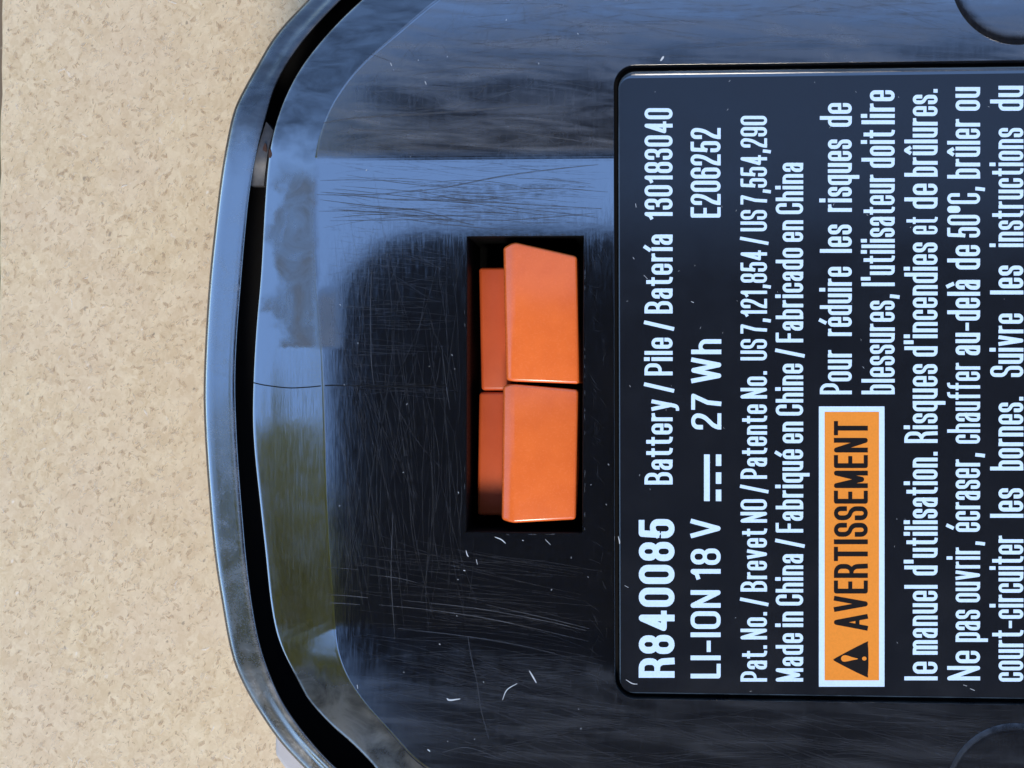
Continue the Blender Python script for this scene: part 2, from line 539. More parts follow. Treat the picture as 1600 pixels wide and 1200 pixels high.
# outer shell: side wall, rounded shoulder, rim and outer wall of the groove
bottom_lp = loop(PO, 45)
shell = loft('housing', [
    (loop(PO, 120), 0.0), (loop(PO, 90), 0.0), (loop(PO, 78), 0.9 * MM), (loop(PO, 55), 9 * MM), (loop(PO, 30), 20 * MM),
    (loop(PO, 10), h - 9 * MM), (loop(PO, 2), h - 5 * MM), (loop(PO, 0), h - 3.0 * MM),
    (loop(PO, 0.6), h - 2.2 * MM), (loop(PO, 2.5), h - 1.95 * MM), (loop(PO, 6), h - 1.83 * MM), (loop(PO, 11), h - 1.745 * MM),
    (loop(PO, 17), h - 1.675 * MM), (loop(PO, 24), h - 1.615 * MM), (loop(PGO, -12), h - 1.42 * MM), (loop(PGO, -2.2), h - 1.34 * MM),
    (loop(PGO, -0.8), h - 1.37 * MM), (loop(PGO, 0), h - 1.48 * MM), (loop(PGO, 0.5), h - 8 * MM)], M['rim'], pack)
loft('groove_floor', [(loop(PGO, -4), h - 7.5 * MM), (loop(PGI, 6), h - 7.5 * MM)], M['groove'], pack)

# ------------------------------------------------------------------ base plate with well and label recess
POCKET = [(730.5, 370), (911.5, 369), (909.5, 832.5), (728.5, 831)]
def grow(poly, d):
    c = np.mean(poly, 0)
    return [(x + math.copysign(d, x - c[0]), y + math.copysign(d, y - c[1])) for x, y in poly]
def round_rect(tl, tr, br, bl, r, n=8):
    out = []
    P = [np.array(p, float) for p in (tl, tr, br, bl)]
    for i in range(4):
        a, b, c = P[i - 1], P[i], P[(i + 1) % 4]
        u = (a - b) / np.linalg.norm(a - b)
        v = (c - b) / np.linalg.norm(c - b)
        o = b + r * (u + v)
        for k in range(n + 1):
            t = k / n * math.pi / 2
            out.append(tuple(o - r * v * math.sin(t) * 1.0 - r * u * math.cos(t) + 0 * u) if False else
                       tuple(o - r * (v * math.cos(t) + u * math.sin(t))))
    return out
LAB = ((964, 109.5), (2120, 95), (2120, 1102), (966, 1085))
def lab_loop(d, r):
    (ax, ay), (bx, by), (cx, cy), (dx, dy) = LAB
    return round_rect((ax - d, ay - d), (bx + d, by - d), (cx + d, cy + d), (dx - d, dy + d), r)

def plate():
    vs_, fs, flat = [], [], []
    n = len(TH)
    loops = [(loop(PGI, 1.0), h - 8 * MM), (loop(PGI, 0.4), h - 1.30 * MM), (loop(PGI, 0.9), h - 1.12 * MM), (loop(PGI, 2.2), h - 1.04 * MM),
             (loop(PGI, 6), h - 0.985 * MM), (loop(PGI, 0, PPE, 0.3), h - 0.76 * MM), (loop(PGI, 0, PPE, 0.62), h - 0.43 * MM),
             (loop(PPE, -4), h - 0.045 * MM), (loop(PPE, -2), h - 0.024 * MM), (loop(PPE, -0.5), h - 0.010 * MM),
             (loop(PPE, 0.7), h - 0.003 * MM), (loop(PPE, 2), h)]
    wts = [0, 0.85, 0.85, 0.85, 0.86, 0.90, 0.95, 0.98, 0.99, 1.0, 1.0, 1.0]
    for (lp, z), wt in zip(loops, wts):
        for p in lp:
            q = W(p[0], p[1], z)
            vs_.append(W(p[0], p[1], z + wt * ramp(q.y)))
    for k in range(len(loops) - 1):
        for i in range(n):
            j = (i + 1) % n
            fs.append((k * n + i, k * n + j, (k + 1) * n + j, (k + 1) * n + i)[::-1])
            flat.append(False)
    # flat top with the two openings
    outer = [W(p[0], p[1], h) for p in loop(PPE, 2)]
    pk = [W(x, y, h) for x, y in grow(POCKET, 1.0)]
    lb = [W(x, y, h) for x, y in lab_loop(5.4, 33)]
    tris = tessellate_polygon([outer, pk, lb])
    allv = outer + pk + lb
    bm = bmesh.new()
    bv = [bm.verts.new(v) for v in allv]
    for t in tris:
        if len(set(t)) == 3:
            bm.faces.new([bv[i] for i in t])
    for yy in (RAMP_T, RAMP_B):
        for k in (-12, -8, -4, 0, 4, 8, 12):
            bmesh.ops.bisect_plane(bm, geom=bm.verts[:] + bm.edges[:] + bm.faces[:], plane_co=(0, yy + k * S, 0), plane_no=(0, 1, 0), dist=1e-7)
    bm.verts.index_update()
    b0 = len(vs_)
    def rs(y):                       # softened fold
        return sum(ramp(y + k * 3.0 * S) for k in range(-4, 5)) / 9
    vs_ += [Vector((v.co.x, v.co.y, h + rs(v.co.y))) for v in bm.verts]
    for f_ in bm.faces:
        q = [v.index for v in f_.verts]
        if f_.normal.z == 0: f_.normal_update()
        if f_.normal.z < 0: q = q[::-1]
        fs.append([b0 + i for i in q]); flat.append(True)
    bm.free()
    mats = {}
    def wall(rings, mi=0):
        m = len(rings[0][0])
        b = len(vs_)
        for lp, z in rings:
            for p in lp:
                vs_.append(W(p[0], p[1], z) if isinstance(z, float) else p)
        for k in range(len(rings) - 1):
            for i in range(m):
                j = (i + 1) % m
                q = (b + k * m + i, b + k * m + j, b + (k + 1) * m + j, b + (k + 1) * m + i)
                fs.append(q); flat.append(True)
                if mi: mats[len(fs) - 1] = mi
    # rims of the openings
    def down(px, z_top, z, up=1.0):  # straight down under the top-face outline
        p = W(px[0], px[1], z_top)
        return Vector((p.x, p.y, z + up * ramp(p.y)))
    wall([([down(p, h, h) for p in grow(POCKET, 1.0)], None), ([down(p, h, h - 0.09 * MM) for p in POCKET], None), ([down(p, h, h - 1.2 * MM) for p in POCKET], None)], 1)
    l0, l1 = lab_loop(5.4, 33), lab_loop(4.9, 32.5)
    wall([([down(p, h, h) for p in l0], None), ([down(p, h, h - 0.06 * MM) for p in l1], None), ([down(p, h, h - 0.9 * MM, 0) for p in l1], None)])
    me = bpy.data.meshes.new('base_plate')
    me.from_pydata([tuple(v) for v in vs_], [], fs)
    me.update()
    me.shade_smooth()
    me.polygons.foreach_set('use_smooth', [not f for f in flat])
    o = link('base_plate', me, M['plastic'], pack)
    me.materials.append(M['recess'])
    for i, mi in mats.items(): me.polygons[i].material_index = mi
    return o
base = plate()

# latch well: side walls and floor
def well():
    ring = [W(x, y, h) for x, y in POCKET]
    zs = [h - 1.15 * MM, h - 10.5 * MM]
    vs_ = [Vector((p.x, p.y, z)) for z in zs for p in ring]
    fs = [(i, (i + 1) % 4, 4 + (i + 1) % 4, 4 + i) for i in range(4)] + [(4, 5, 6, 7)]
    mesh('latch_well', vs_, fs, M['recess'], pack, smooth=False)
well()

# label recess floor
lr = [W(x, y, h) for x, y in lab_loop(5.2, 33)]
mesh('label_recess', [(p.x, p.y, h - 0.88 * MM) for p in lr], [list(range(len(lr)))[::-1]], M['groove'], pack, smooth=False)

# ------------------------------------------------------------------ orange release tabs
def bevel_prism(name, poly, ztop, zbot, mat, parent, bev=0.5, seg=3):
    """poly: photograph points with their own heights; real solid with rounded edges"""
    bm = bmesh.new()
    top = [bm.verts.new(W(x, y, z)) for (x, y), z in zip(poly, ztop)]
    bot = [bm.verts.new(Vector((v.co.x, v.co.y, zbot))) for v in top]
    n = len(poly)
    bm.faces.new(top)
    bm.faces.new(bot[::-1])
    for i in range(n):
        j = (i + 1) % n
        bm.faces.new((top[i], bot[i], bot[j], top[j]))
    bm.normal_update()
    bmesh.ops.recalc_face_normals(bm, faces=bm.faces)
    bmesh.ops.bevel(bm, geom=[e for e in bm.edges if max(v.co.z for v in e.verts) > zbot + 1e-6], offset=bev * MM,
                    segments=seg, profile=0.5, affect='EDGES', clamp_overlap=True)
    me = bpy.data.meshes.new(name)
    bm.to_mesh(me); bm.free()
    me.shade_smooth()
    me.set_sharp_from_angle(angle=R(50))
    return link(name, me, mat, parent)

def tab(poly_main, poly_low):
    # poly_main: top-left, ridge top, top-right, bottom-right, ridge bottom, bottom-left
    (a, b, c, d, e, f) = poly_main
    za, zb, zc = h - 0.62 * MM, h - 0.20 * MM, h - 0.45 * MM
    bm = bmesh.new()
    T = [W(*a, za), W(*b, zb), W(*c, zc), W(*d, zc), W(*e, zb), W(*f, za)]
    zbot = h - 9.8 * MM
    tv = [bm.verts.new(p) for p in T]
    bv = [bm.verts.new((p.x, p.y, zbot)) for p in T]
    bm.faces.new((tv[1], tv[2], tv[3], tv[4]))
    bm.faces.new((tv[0], tv[1], tv[4], tv[5]))
    for i in range(6):
        j = (i + 1) % 6
        bm.faces.new((tv[i], bv[i], bv[j], tv[j]))
    bm.faces.new(bv[::-1])
    bmesh.ops.recalc_face_normals(bm, faces=bm.faces)
    def bev(keys, off, seg):
        es = []
        for i, j in keys:
            ed = bm.edges.get((tv[i], tv[j]))
            if ed: es.append(ed)
        bmesh.ops.bevel(bm, geom=es, offset=off * MM, segments=seg, profile=0.5, affect='EDGES', clamp_overlap=True)
    es = [bm.edges.get((tv[i], tv[j])) for i, j in ((0, 1), (1, 2), (2, 3), (3, 4), (4, 5), (5, 0), (1, 4))]
    es += [bm.edges.get((tv[i], bv[i])) for i in range(6)]
    bmesh.ops.bevel(bm, geom=[e_ for e_ in es if e_], offset=0.22 * MM, segments=4, profile=0.5, affect='EDGES', clamp_overlap=True)
    me = bpy.data.meshes.new('release_tab')
    bm.to_mesh(me); bm.free()
    me.shade_smooth(); me.set_sharp_from_angle(angle=R(60))
    o = link('release_tab', me, M['orange'], pack)
    zl = h - 3.8 * MM
    bevel_prism('ledge', poly_low, [zl] * 4, h - 10 * MM, M['orange_shaded'], o, 0.25)
    return o
t1 = tab([(786, 386), (803, 377.5), (901.5, 400), (905, 600), (800, 596), (790.5, 594)],
         [(748, 417.5), (800, 417.5), (800, 610), (752, 610)])
t2 = tab([(786, 602), (801, 600), (903.5, 609), (899.5, 812), (800, 817.5), (783.5, 812)],
         [(748.5, 612.5), (800, 612.5), (798, 806), (745.5, 806)])

# round raised bosses at the corners of the plate
def boss(cx, cy, r):
    h = H + 0.02 * MM
    vs_, fs = [], []
    n = 96
    prof = [(r, h - 0.4 * MM), (r, h - 0.01 * MM), (r - 5.0, h + 0.022 * MM), (r - 10, h + 0.036 * MM), (r - 16, h + 0.044 * MM), (r - 22, h + 0.046 * MM)]
    for rr, z in prof:
        for i in range(n):
            a = 2 * math.pi * i / n
            q = (cx + rr * math.cos(a), cy + rr * math.sin(a))
            vs_.append(W(*q, z + ramp(W(*q).y)))
    for k in range(len(prof) - 1):
        for i in range(n):
            j = (i + 1) % n
            fs.append((k * n + i, (k + 1) * n + i, (k + 1) * n + j, k * n + j))
    fs.append([(len(prof) - 1) * n + (n - 1 - i) for i in range(n)])
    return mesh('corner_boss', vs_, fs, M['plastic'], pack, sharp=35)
boss(1590, -34, 104)
boss(1586, 1238, 108)

# grey side button low on the flank
def side_button():
    bm = bmesh.new()
    poly = [(430.5, 1100), (430, 1180), (446, 1202), (490, 1240), (580, 1290), (720, 1310), (760, 1200), (560, 1080)]
    zt, zb = h - 8 * MM, h - 24 * MM
    top = [bm.verts.new(W(x, y, zt)) for x, y in poly]
    bot = [bm.verts.new((v.co.x, v.co.y, zb)) for v in top]
    n = len(poly)
    bm.faces.new(top); bm.faces.new(bot[::-1])
    for i in range(n):
        bm.faces.new((top[i], bot[i], bot[(i + 1) % n], top[(i + 1) % n]))
    bmesh.ops.recalc_face_normals(bm, faces=bm.faces)
    bmesh.ops.bevel(bm, geom=list(bm.edges), offset=0.25 * MM, segments=2, profile=0.5, affect='EDGES')
    me = bpy.data.meshes.new('side_button')
    bm.to_mesh(me); bm.free()
    o = link('side_button', me, M['grey'], pack)
side_button()

# dusty clip bridging the groove, with two rust specks
def clip():
    pts_o = [(417, 190), (409, 214), (402, 240), (397, 264), (393, 290)]
    pts_i = [(427, 205), (421, 222), (417, 240), (414, 262), (411, 290)]
    z = [h - 2.3 * MM, h - 1.75 * MM, h - 1.55 * MM, h - 1.75 * MM, h - 2.9 * MM]
    vs_, fs = [], []
    for (o_, i_, zz) in zip(pts_o, pts_i, z):
        for t in (0, 0.5, 1.0):
            p = (o_[0] * (1 - t) + i_[0] * t - 1 + 2 * t, o_[1] * (1 - t) + i_[1] * t)
            vs_.append(W(*p, zz + (0.06 * MM if t == 0.5 else 0)))
    nb = len(vs_)
    vs_ += [(v.x, v.y, h - 4 * MM) for v in vs_]
    for k in range(4):
        for c in range(2):
            a = k * 3 + c
            fs.append((a, a + 3, a + 4, a + 1))
    for k in range(4):
        for c in (0, 2):
            a = k * 3 + c
            fs.append((a, a + 3, a + 3 + nb, a + nb))
    for a in (0, 1, 12, 13):
        fs.append((a, a + 1, a + 1 + nb, a + nb))
    o = mesh('groove_clip', vs_, fs, M['clip'], pack, sharp=50)
    for (x, y, rx, ry) in ((414, 231, 3.0, 6.5), (422, 240, 2.6, 6.5)):
        v2, f2 = [], []
        zz = h - 1.42 * MM if x < 418 else h - 0.95 * MM
        for i in range(14):
            a = 2 * math.pi * i / 14
            k = 1 + 0.2 * math.sin(3 * a + x)
            v2.append(W(x + rx * k * math.cos(a), y + ry * k * math.sin(a), zz))
        v2 += [v - Vector((0, 0, 0.25 * MM)) for v in v2]
        f2 = [list(range(13, -1, -1))] + [(i, (i + 1) % 14, 14 + (i + 1) % 14, 14 + i) for i in range(14)]
        mesh('rust_speck', v2, f2, M['rust'], o, smooth=False)
clip()

# ------------------------------------------------------------------ label
ZL = h + 0.03 * MM
def label_plate():
    prof = [(0.0, -0.80), (0.0, -0.30), (1.0, -0.21), (2.6, -0.14), (5.2, -0.085), (8.0, -0.04), (10.5, -0.012), (13.0, 0.0)]
    rings = []
    for d, dz in prof:
        q = d * 0.3                  # the top edge is the most rounded
        (ax, ay), (bx, by), (cx, cy), (dx, dy) = LAB
        lp = round_rect((ax + q, ay + d), (bx - q, by + d), (cx - q, cy - q), (dx + q, dy - q), max(30 - d, 8))
        rings.append([W(x, y, h) for x, y in lp])
    vs_, fs = [], []
    m = len(rings[0])
    for (d, dz), rg in zip(prof, rings):
        vs_ += [Vector((p.x, p.y, ZL + dz * MM)) for p in rg]
    for k in range(len(prof) - 1):
        for i in range(m):
            j = (i + 1) % m
            fs.append((k * m + i, (k + 1) * m + i, (k + 1) * m + j, k * m + j))
    top0 = (len(prof) - 1) * m
    b = len(vs_)
    vs_ += [v.copy() for v in vs_[top0:]]
    fs.append([b + i for i in range(m)][::-1])
    me = bpy.data.meshes.new('label_plate')
    me.from_pydata([tuple(v) for v in vs_], [], fs)
    me.update(); me.shade_smooth()
    bm = bmesh.new(); bm.from_mesh(me)
    bmesh.ops.recalc_face_normals(bm, faces=bm.faces)
    bm.faces.ensure_lookup_table()
    big = bm.faces[len(bm.faces) - 1]
    if big.normal.z < 0:
        big.normal_flip()
    # the skirt is open below: make sure its faces look outwards
    c = Vector((W(1500, 600).x, 0, 0))
    for f_ in bm.faces:
        if f_ is big: continue
        if f_.normal.dot(f_.calc_center_median() - Vector((c.x, 0, h - 5 * MM))) < 0:
            f_.normal_flip()
    bm.to_mesh(me); bm.free()
    o = link('label_plate', me, M['label'], pack)
    me.materials.append(M['label_edge'])
    n_top = len(me.polygons) - 1
    for p in me.polygons:
        if len(p.vertices) == 4: p.material_index = 1
    return o
label = label_plate()

ZT = ZL + 0.018 * MM
# condensed straight-sided sans: every letter is a set of strokes (L sharp, C rounded, O rounded and closed), capital height 1
X_ = 0.72
def _o(x0, y0, x1, y1):
    return ('O', [(x0, y0), (x0, y1), (x1, y1), (x1, y0)])
GLYPH = {
 'A': (.36, [('L', [(0, 0), (.18, 1), (.36, 0)]), ('L', [(.06, .28), (.30, .28)])]),
 'B': (.30, [('L', [(0, 0), (0, 1)]), ('C', [(0, 1), (.28, 1), (.28, .53), (0, .53)]), ('C', [(0, .53), (.30, .53), (.30, 0), (0, 0)])]),
 'C': (.30, [('C', [(.30, .68), (.30, 1), (0, 1), (0, 0), (.30, 0), (.30, .32)])]),
 'E': (.26, [('L', [(.26, 1), (0, 1), (0, 0), (.26, 0)]), ('L', [(0, .52), (.23, .52)])]),
 'F': (.25, [('L', [(.25, 1), (0, 1), (0, 0)]), ('L', [(0, .51), (.22, .51)])]),
 'I': (0, [('L', [(0, 0), (0, 1)])]),
 'L': (.24, [('L', [(0, 1), (0, 0), (.24, 0)])]),
 'M': (.40, [('L', [(0, 0), (0, 1), (.2, .12), (.4, 1), (.4, 0)])]),
 'N': (.31, [('L', [(0, 0), (0, 1), (.31, 0), (.31, 1)])]),
 'O': (.31, [_o(0, 0, .31, 1)]),
 'P': (.29, [('L', [(0, 0), (0, 1)]), ('C', [(0, 1), (.29, 1), (.29, .44), (0, .44)])]),
 'R': (.30, [('L', [(0, 0), (0, 1)]), ('C', [(0, 1), (.29, 1), (.29, .48), (0, .48)]), ('C', [(.08, .48), (.28, .48), (.30, 0)])]),
 'S': (.29, [('C', [(.29, .70), (.29, 1), (0, 1), (0, .56), (.29, .48), (.29, 0), (0, 0), (0, .30)])]),
 'T': (.30, [('L', [(0, 1), (.30, 1)]), ('L', [(.15, 1), (.15, 0)])]),
 'U': (.30, [('C', [(0, 1), (0, 0), (.30, 0), (.30, 1)])]),
 'V': (.34, [('L', [(0, 1), (.17, 0), (.34, 1)])]),
 'W': (.50, [('L', [(0, 1), (.12, 0), (.25, 1), (.38, 0), (.50, 1)])]),
 '0': (.28, [_o(0, 0, .28, 1)]),
 '1': (.14, [('L', [(0, .80), (.09, .85), (.14, 1), (.14, 0)])]),
 '2': (.28, [('C', [(0, .70), (0, 1), (.28, 1), (.28, .62), (0, .16), (0, 0)]), ('L', [(0, 0), (.28, 0)])]),
 '3': (.28, [('C', [(0, .74), (0, 1), (.27, 1), (.27, .53), (.10, .53)]), ('C', [(.10, .53), (.28, .53), (.28, 0), (0, 0), (0, .26)])]),
 '4': (.31, [('L', [(.22, 0), (.22, 1), (0, .26), (.31, .26)])]),
 '5': (.28, [('L', [(.26, 1), (.03, 1), (.01, .50)]), ('C', [(.01, .50), (.06, .63), (.28, .63), (.28, 0), (0, 0), (0, .26)])]),
 '6': (.28, [('C', [(.28, .75), (.28, 1), (0, 1), (0, .3)]), _o(0, 0, .28, .60)]),
 '7': (.28, [('L', [(0, 1), (.28, 1), (.12, .45), (.09, 0)])]),
 '8': (.28, [_o(.01, .53, .27, 1), _o(0, 0, .28, .53)]),
 '9': (.28, [('C', [(0, .25), (0, 0), (.28, 0), (.28, .7)]), _o(0, .40, .28, 1)]),
 'a': (.24, [('C', [(.01, .52), (.01, X_), (.23, X_), (.23, 0)]), ('C', [(.23, .43), (0, .40), (0, 0), (.20, 0), (.23, .16)])]),
 'b': (.25, [('L', [(0, 1), (0, 0)]), _o(0, 0, .25, X_)]),
 'c': (.24, [('C', [(.24, .49), (.24, X_), (0, X_), (0, 0), (.24, 0), (.24, .23)])]),
 'd': (.25, [('L', [(.25, 1), (.25, 0)]), _o(0, 0, .25, X_)]),
 'e': (.25, [('L', [(0, .37), (.25, .37)]), ('C', [(.25, .37), (.25, X_), (0, X_), (0, 0), (.25, 0), (.25, .20)])]),
 'f': (.18, [('C', [(.18, 1), (.07, 1), (.07, 0)]), ('L', [(0, X_), (.17, X_)])]),
 'h': (.25, [('L', [(0, 1), (0, 0)]), ('C', [(0, .48), (0, X_), (.25, X_), (.25, 0)])]),
 'i': (0, [('L', [(0, 0), (0, X_)]), ('L', [(0, .92), (0, 1.02)])]),
 'l': (0, [('L', [(0, 0), (0, 1)])]),
 'm': (.42, [('L', [(0, 0), (0, X_)]), ('C', [(0, .48), (0, X_), (.21, X_), (.21, 0)]), ('C', [(.21, .48), (.21, X_), (.42, X_), (.42, 0)])]),
 'n': (.25, [('L', [(0, 0), (0, X_)]), ('C', [(0, .48), (0, X_), (.25, X_), (.25, 0)])]),
 'o': (.25, [_o(0, 0, .25, X_)]),
 'p': (.25, [('L', [(0, X_), (0, -.26)]), _o(0, 0, .25, X_)]),
 'q': (.25, [('L', [(.25, X_), (.25, -.26)]), _o(0, 0, .25, X_)]),
 'r': (.15, [('L', [(0, 0), (0, X_)]), ('C', [(0, .42), (0, X_), (.15, X_ - .01)])]),
 's': (.23, [('C', [(.23, .51), (.23, X_), (0, X_), (0, .41), (.23, .34), (.23, 0), (0, 0), (0, .21)])]),
 't': (.18, [('C', [(.07, .93), (.07, 0), (.18, 0)]), ('L', [(0, X_), (.17, X_)])]),
 'u': (.25, [('C', [(0, X_), (0, 0), (.25, 0), (.25, .25)]), ('L', [(.25, X_), (.25, 0)])]),
 'v': (.26, [('L', [(0, X_), (.13, 0), (.26, X_)])]),
 'y': (.26, [('L', [(0, X_), (.135, .02)]), ('C', [(.26, X_), (.12, -.10), (.08, -.26), (0, -.26)])]),
 '.': (0, [('L', [(0, 0), (0, .03)])]),
 ',': (.03, [('L', [(.03, .06), (.02, -.04), (0, -.16)])]),
 '/': (.22, [('L', [(0, -.06), (.22, 1.02)])]),
 '-': (.16, [('L', [(0, .38), (.16, .38)])]),
 "'": (0, [('L', [(0, 1.02), (0, .80)])]),
 '\u00ba': (.14, [_o(0, .66, .14, 1.0)]),
}
for ch, b_, acc in (('\u00e9', 'e', [(.10, .88), (.19, 1.03)]), ('\u00e0', 'a', [(.06, 1.03), (.14, .88)]), ('\u00fb', 'u', [(.03, .88), (.125, 1.01), (.22, .88)])):
    GLYPH[ch] = (GLYPH[b_][0], GLYPH[b_][1] + [('L', acc)])
GLYPH['\u00ed'] = (0, [('L', [(0, 0), (0, X_)]), ('L', [(-.02, .88), (.07, 1.03)])])

def fillet(pts, r, closed):
    n = len(pts)
    out = []
    for i in range(n):
        p = np.array(pts[i], float)
        if not closed and i in (0, n - 1):
            out.append(p); continue
        a, b = np.array(pts[i - 1], float), np.array(pts[(i + 1) % n], float)
        la, lb = np.linalg.norm(a - p), np.linalg.norm(b - p)
        ka = 1.0 if (not closed and i == 1) else 0.5
        kb = 1.0 if (not closed and i == n - 2) else 0.5
        d = min(r, la * ka * 0.999, lb * kb * 0.999)
        s0, s1 = p + (a - p) / la * d, p + (b - p) / lb * d
        for k in range(6):
            t = k / 5
            # rational quadratic: a true round corner
            w = 0.7071
            den = (1 - t) ** 2 + 2 * w * t * (1 - t) + t * t
            out.append(((1 - t) ** 2 * s0 + 2 * w * t * (1 - t) * p + t * t * s1) / den)
    return out

def text(s, base_x, cap_x, y0, y1, wt=0.15, mat='white_ink', z=ZT, name='printed_text', parent=None):
    """one printed run: reads upward in the photograph, from y0 to y1, baseline at base_x, capitals reach cap_x"""
    hp = base_x - cap_x
    tx = wt * hp
    ty = tx * 0.86
    pen, nst = 0.0, 0
    items = []
    for ch in s:
        if ch == ' ':
            pen += 0.17; continue
        items.append((ch, pen, nst))
        pen += GLYPH[ch][0] + (0.085 if ch not in '1' else 0.10)
        nst += 1
    total = items[-1][1] + GLYPH[items[-1][0]][0]
    sx = (y0 - y1 - tx * nst) / max(total, 1e-6)
    for _ in range(6):                   # tight words are set a little lighter so that counters stay open
        if total > 0.2 and 0.25 * sx < 1.62 * tx:
            tx *= 0.95; ty = tx * 0.86
            sx = (y0 - y1 - tx * nst) / max(total, 1e-6)
    vs_, fs = [], []
    for ch, x, ns in items:
        cont = []
        for kind, pts in GLYPH[ch][1]:
            q = [((x + a) * sx + tx * (ns + 0.5), ty / 2 + b * (hp - ty)) for a, b in pts]
            closed = kind == 'O'
            if kind != 'L':
                q = fillet(q, 0.17 * hp, closed)
            q = [np.array(p, float) for p in q]
            clean = [q[0]]
            for p in q[1:]:
                if np.linalg.norm(p - clean[-1]) > 0.15: clean.append(p)
            if closed and np.linalg.norm(clean[0] - clean[-1]) < 0.15: clean.pop()
            q = clean
            n = len(q)
            segs = range(n if closed else n - 1)
            dirs = [(q[(i + 1) % n] - q[i]) / np.linalg.norm(q[(i + 1) % n] - q[i]) for i in segs]
            for i in segs:
                a, b, d = q[i], q[(i + 1) % n], dirs[i]
                hw = 0.5 * math.hypot(tx * d[1], ty * d[0])
                nn = np.array((-d[1], d[0])) * hw
                if not closed:
                    ext = d * 0.5 * math.hypot(tx * d[0], ty * d[1])
                    if i == 0: a = a - ext
                    if i == n - 2: b = b + ext
                cont.append(np.array([a - nn, b - nn, b + nn, a + nn]))
            for i in range(n):
                if not closed and i in (0, n - 1): continue
                m = 8
                cont.append(np.array([(q[i][0] + tx * .5 * math.cos(2 * math.pi * k / m + .39), q[i][1] + ty * .5 * math.sin(2 * math.pi * k / m + .39)) for k in range(m)]))
        vin = [Vector(p) for Q in cont for p in Q]
        ein, b = [], 0
        for Q in cont:
            ein += [(b + i, b + (i + 1) % len(Q)) for i in range(len(Q))]
            b += len(Q)
        ov, _, of = delaunay_2d_cdt(vin, ein, [], 0, 1e-3)[:3]
        ov = np.array([(v.x, v.y) for v in ov])
        tri_ = np.array([tuple(f_) for f_ in of])
        cen = ov[tri_].mean(1)
        keep = np.zeros(len(cen), bool)
        for Q in cont:
            A, E = Q, np.roll(Q, -1, 0)
            side = (E[None, :, 0] - A[None, :, 0]) * (cen[:, None, 1] - A[None, :, 1]) - (cen[:, None, 0] - A[None, :, 0]) * (E[None, :, 1] - A[None, :, 1])
            keep |= (side > 0).all(1) | (side < 0).all(1)
        k0 = len(vs_)
        vs_ += [W(base_x - v[1], y0 - v[0], z) for v in ov]
        fs += [tuple(k0 + int(i) for i in t) for t in tri_[keep]]
    fx = []
    for f_ in fs:
        a, b, c = (vs_[i] for i in f_[:3])
        fx.append(f_ if (b - a).cross(c - a).z > 0 else f_[::-1])
    bm = bmesh.new()
    o = mesh(name, vs_, fx, M[mat], parent or label, smooth=False)
    bm.from_mesh(o.data)
    bmesh.ops.delete(bm, geom=[v for v in bm.verts if not v.link_faces], context='VERTS')
    bm.to_mesh(o.data); bm.free()
    return o

def rect(x0, x1, y0, y1, mat, z=ZT, name='printed_bar', parent=None):
    return mesh(name, [W(x0, y1, z), W(x1, y1, z), W(x1, y0, z), W(x0, y0, z)], [(0, 1, 2, 3)], M[mat], parent or label, smooth=False)

B = 0.118
text('R840085', 1054, 998, 1059, 811, 0.185)
text('Battery / Pile / Batería', 1051, 1007, 757, 366, 0.135)
text('130183040', 1051, 1007, 343, 169, 0.135)
text('LI-ION 18 V', 1126, 1079, 1060, 811, 0.155)
rect(1100, 1109, 783, 710, 'white_ink')
for (a, b_) in ((783, 765), (756, 738), (728, 710)):
    rect(1118.5, 1127, a, b_, 'white_ink')
text('27 Wh', 1127, 1080, 671, 530, 0.15)
text('E206252', 1126, 1079, 340, 200, 0.135)
text('Pat. No. / Brevet NO / Patente No.', 1198.5, 1157, 1065, 580, 0.135)
text('US 7,121,854 / US 7,554,290', 1198.5, 1157, 563, 181, 0.135)
text('Made in China / Fabriqué en Chine / Fabricado en China', 1255, 1212, 1065, 254, 0.135)
for w, a, b_ in (('Pour', 616, 547), ('réduire', 525, 417), ('les', 395, 351), ('risques', 331, 218), ('de', 198, 161)):
    text(w, 1331, 1281, a, b_, B)
for w, a, b_ in (('blessures,', 616, 460), ("l'utilisateur", 447, 273), ('doit', 262, 203), ('lire', 194, 141)):
    text(w, 1398, 1346, a, b_, B)
for w, a, b_ in (('le', 1063, 1034), ('manuel', 1023, 914), ("d'utilisation.", 899, 706), ('Risques', 692, 552), ("d'incendies", 557, 379),
                 ('et', 366, 339), ('de', 326, 287), ('brûlures.', 276, 139)):
    if w == 'Risques':
        a, b_ = 692, 569
    text(w, 1465, 1413, a, b_, B)
for w, a, b_ in (('Ne', 1063, 1017), ('pas', 1003, 953), ('ouvrir,', 941, 846), ('écraser,', 831, 708), ('chauffer', 693, 567), ('au-delà', 555, 437),
                 ('de', 421, 383), ('50ºC,', 371, 292), ('brûler', 279, 186), ('ou', 173, 136)):
    text(w, 1531.5, 1480, a, b_, B)
for w, a, b_ in (('court-circuiter', 1065, 837), ('les', 809, 763), ('bornes.', 735, 620), ('Suivre', 589, 490), ('les', 460, 415),
                 ('instructions', 386, 200), ('du', 173, 134)):
    text(w, 1599, 1547, a, b_, B)
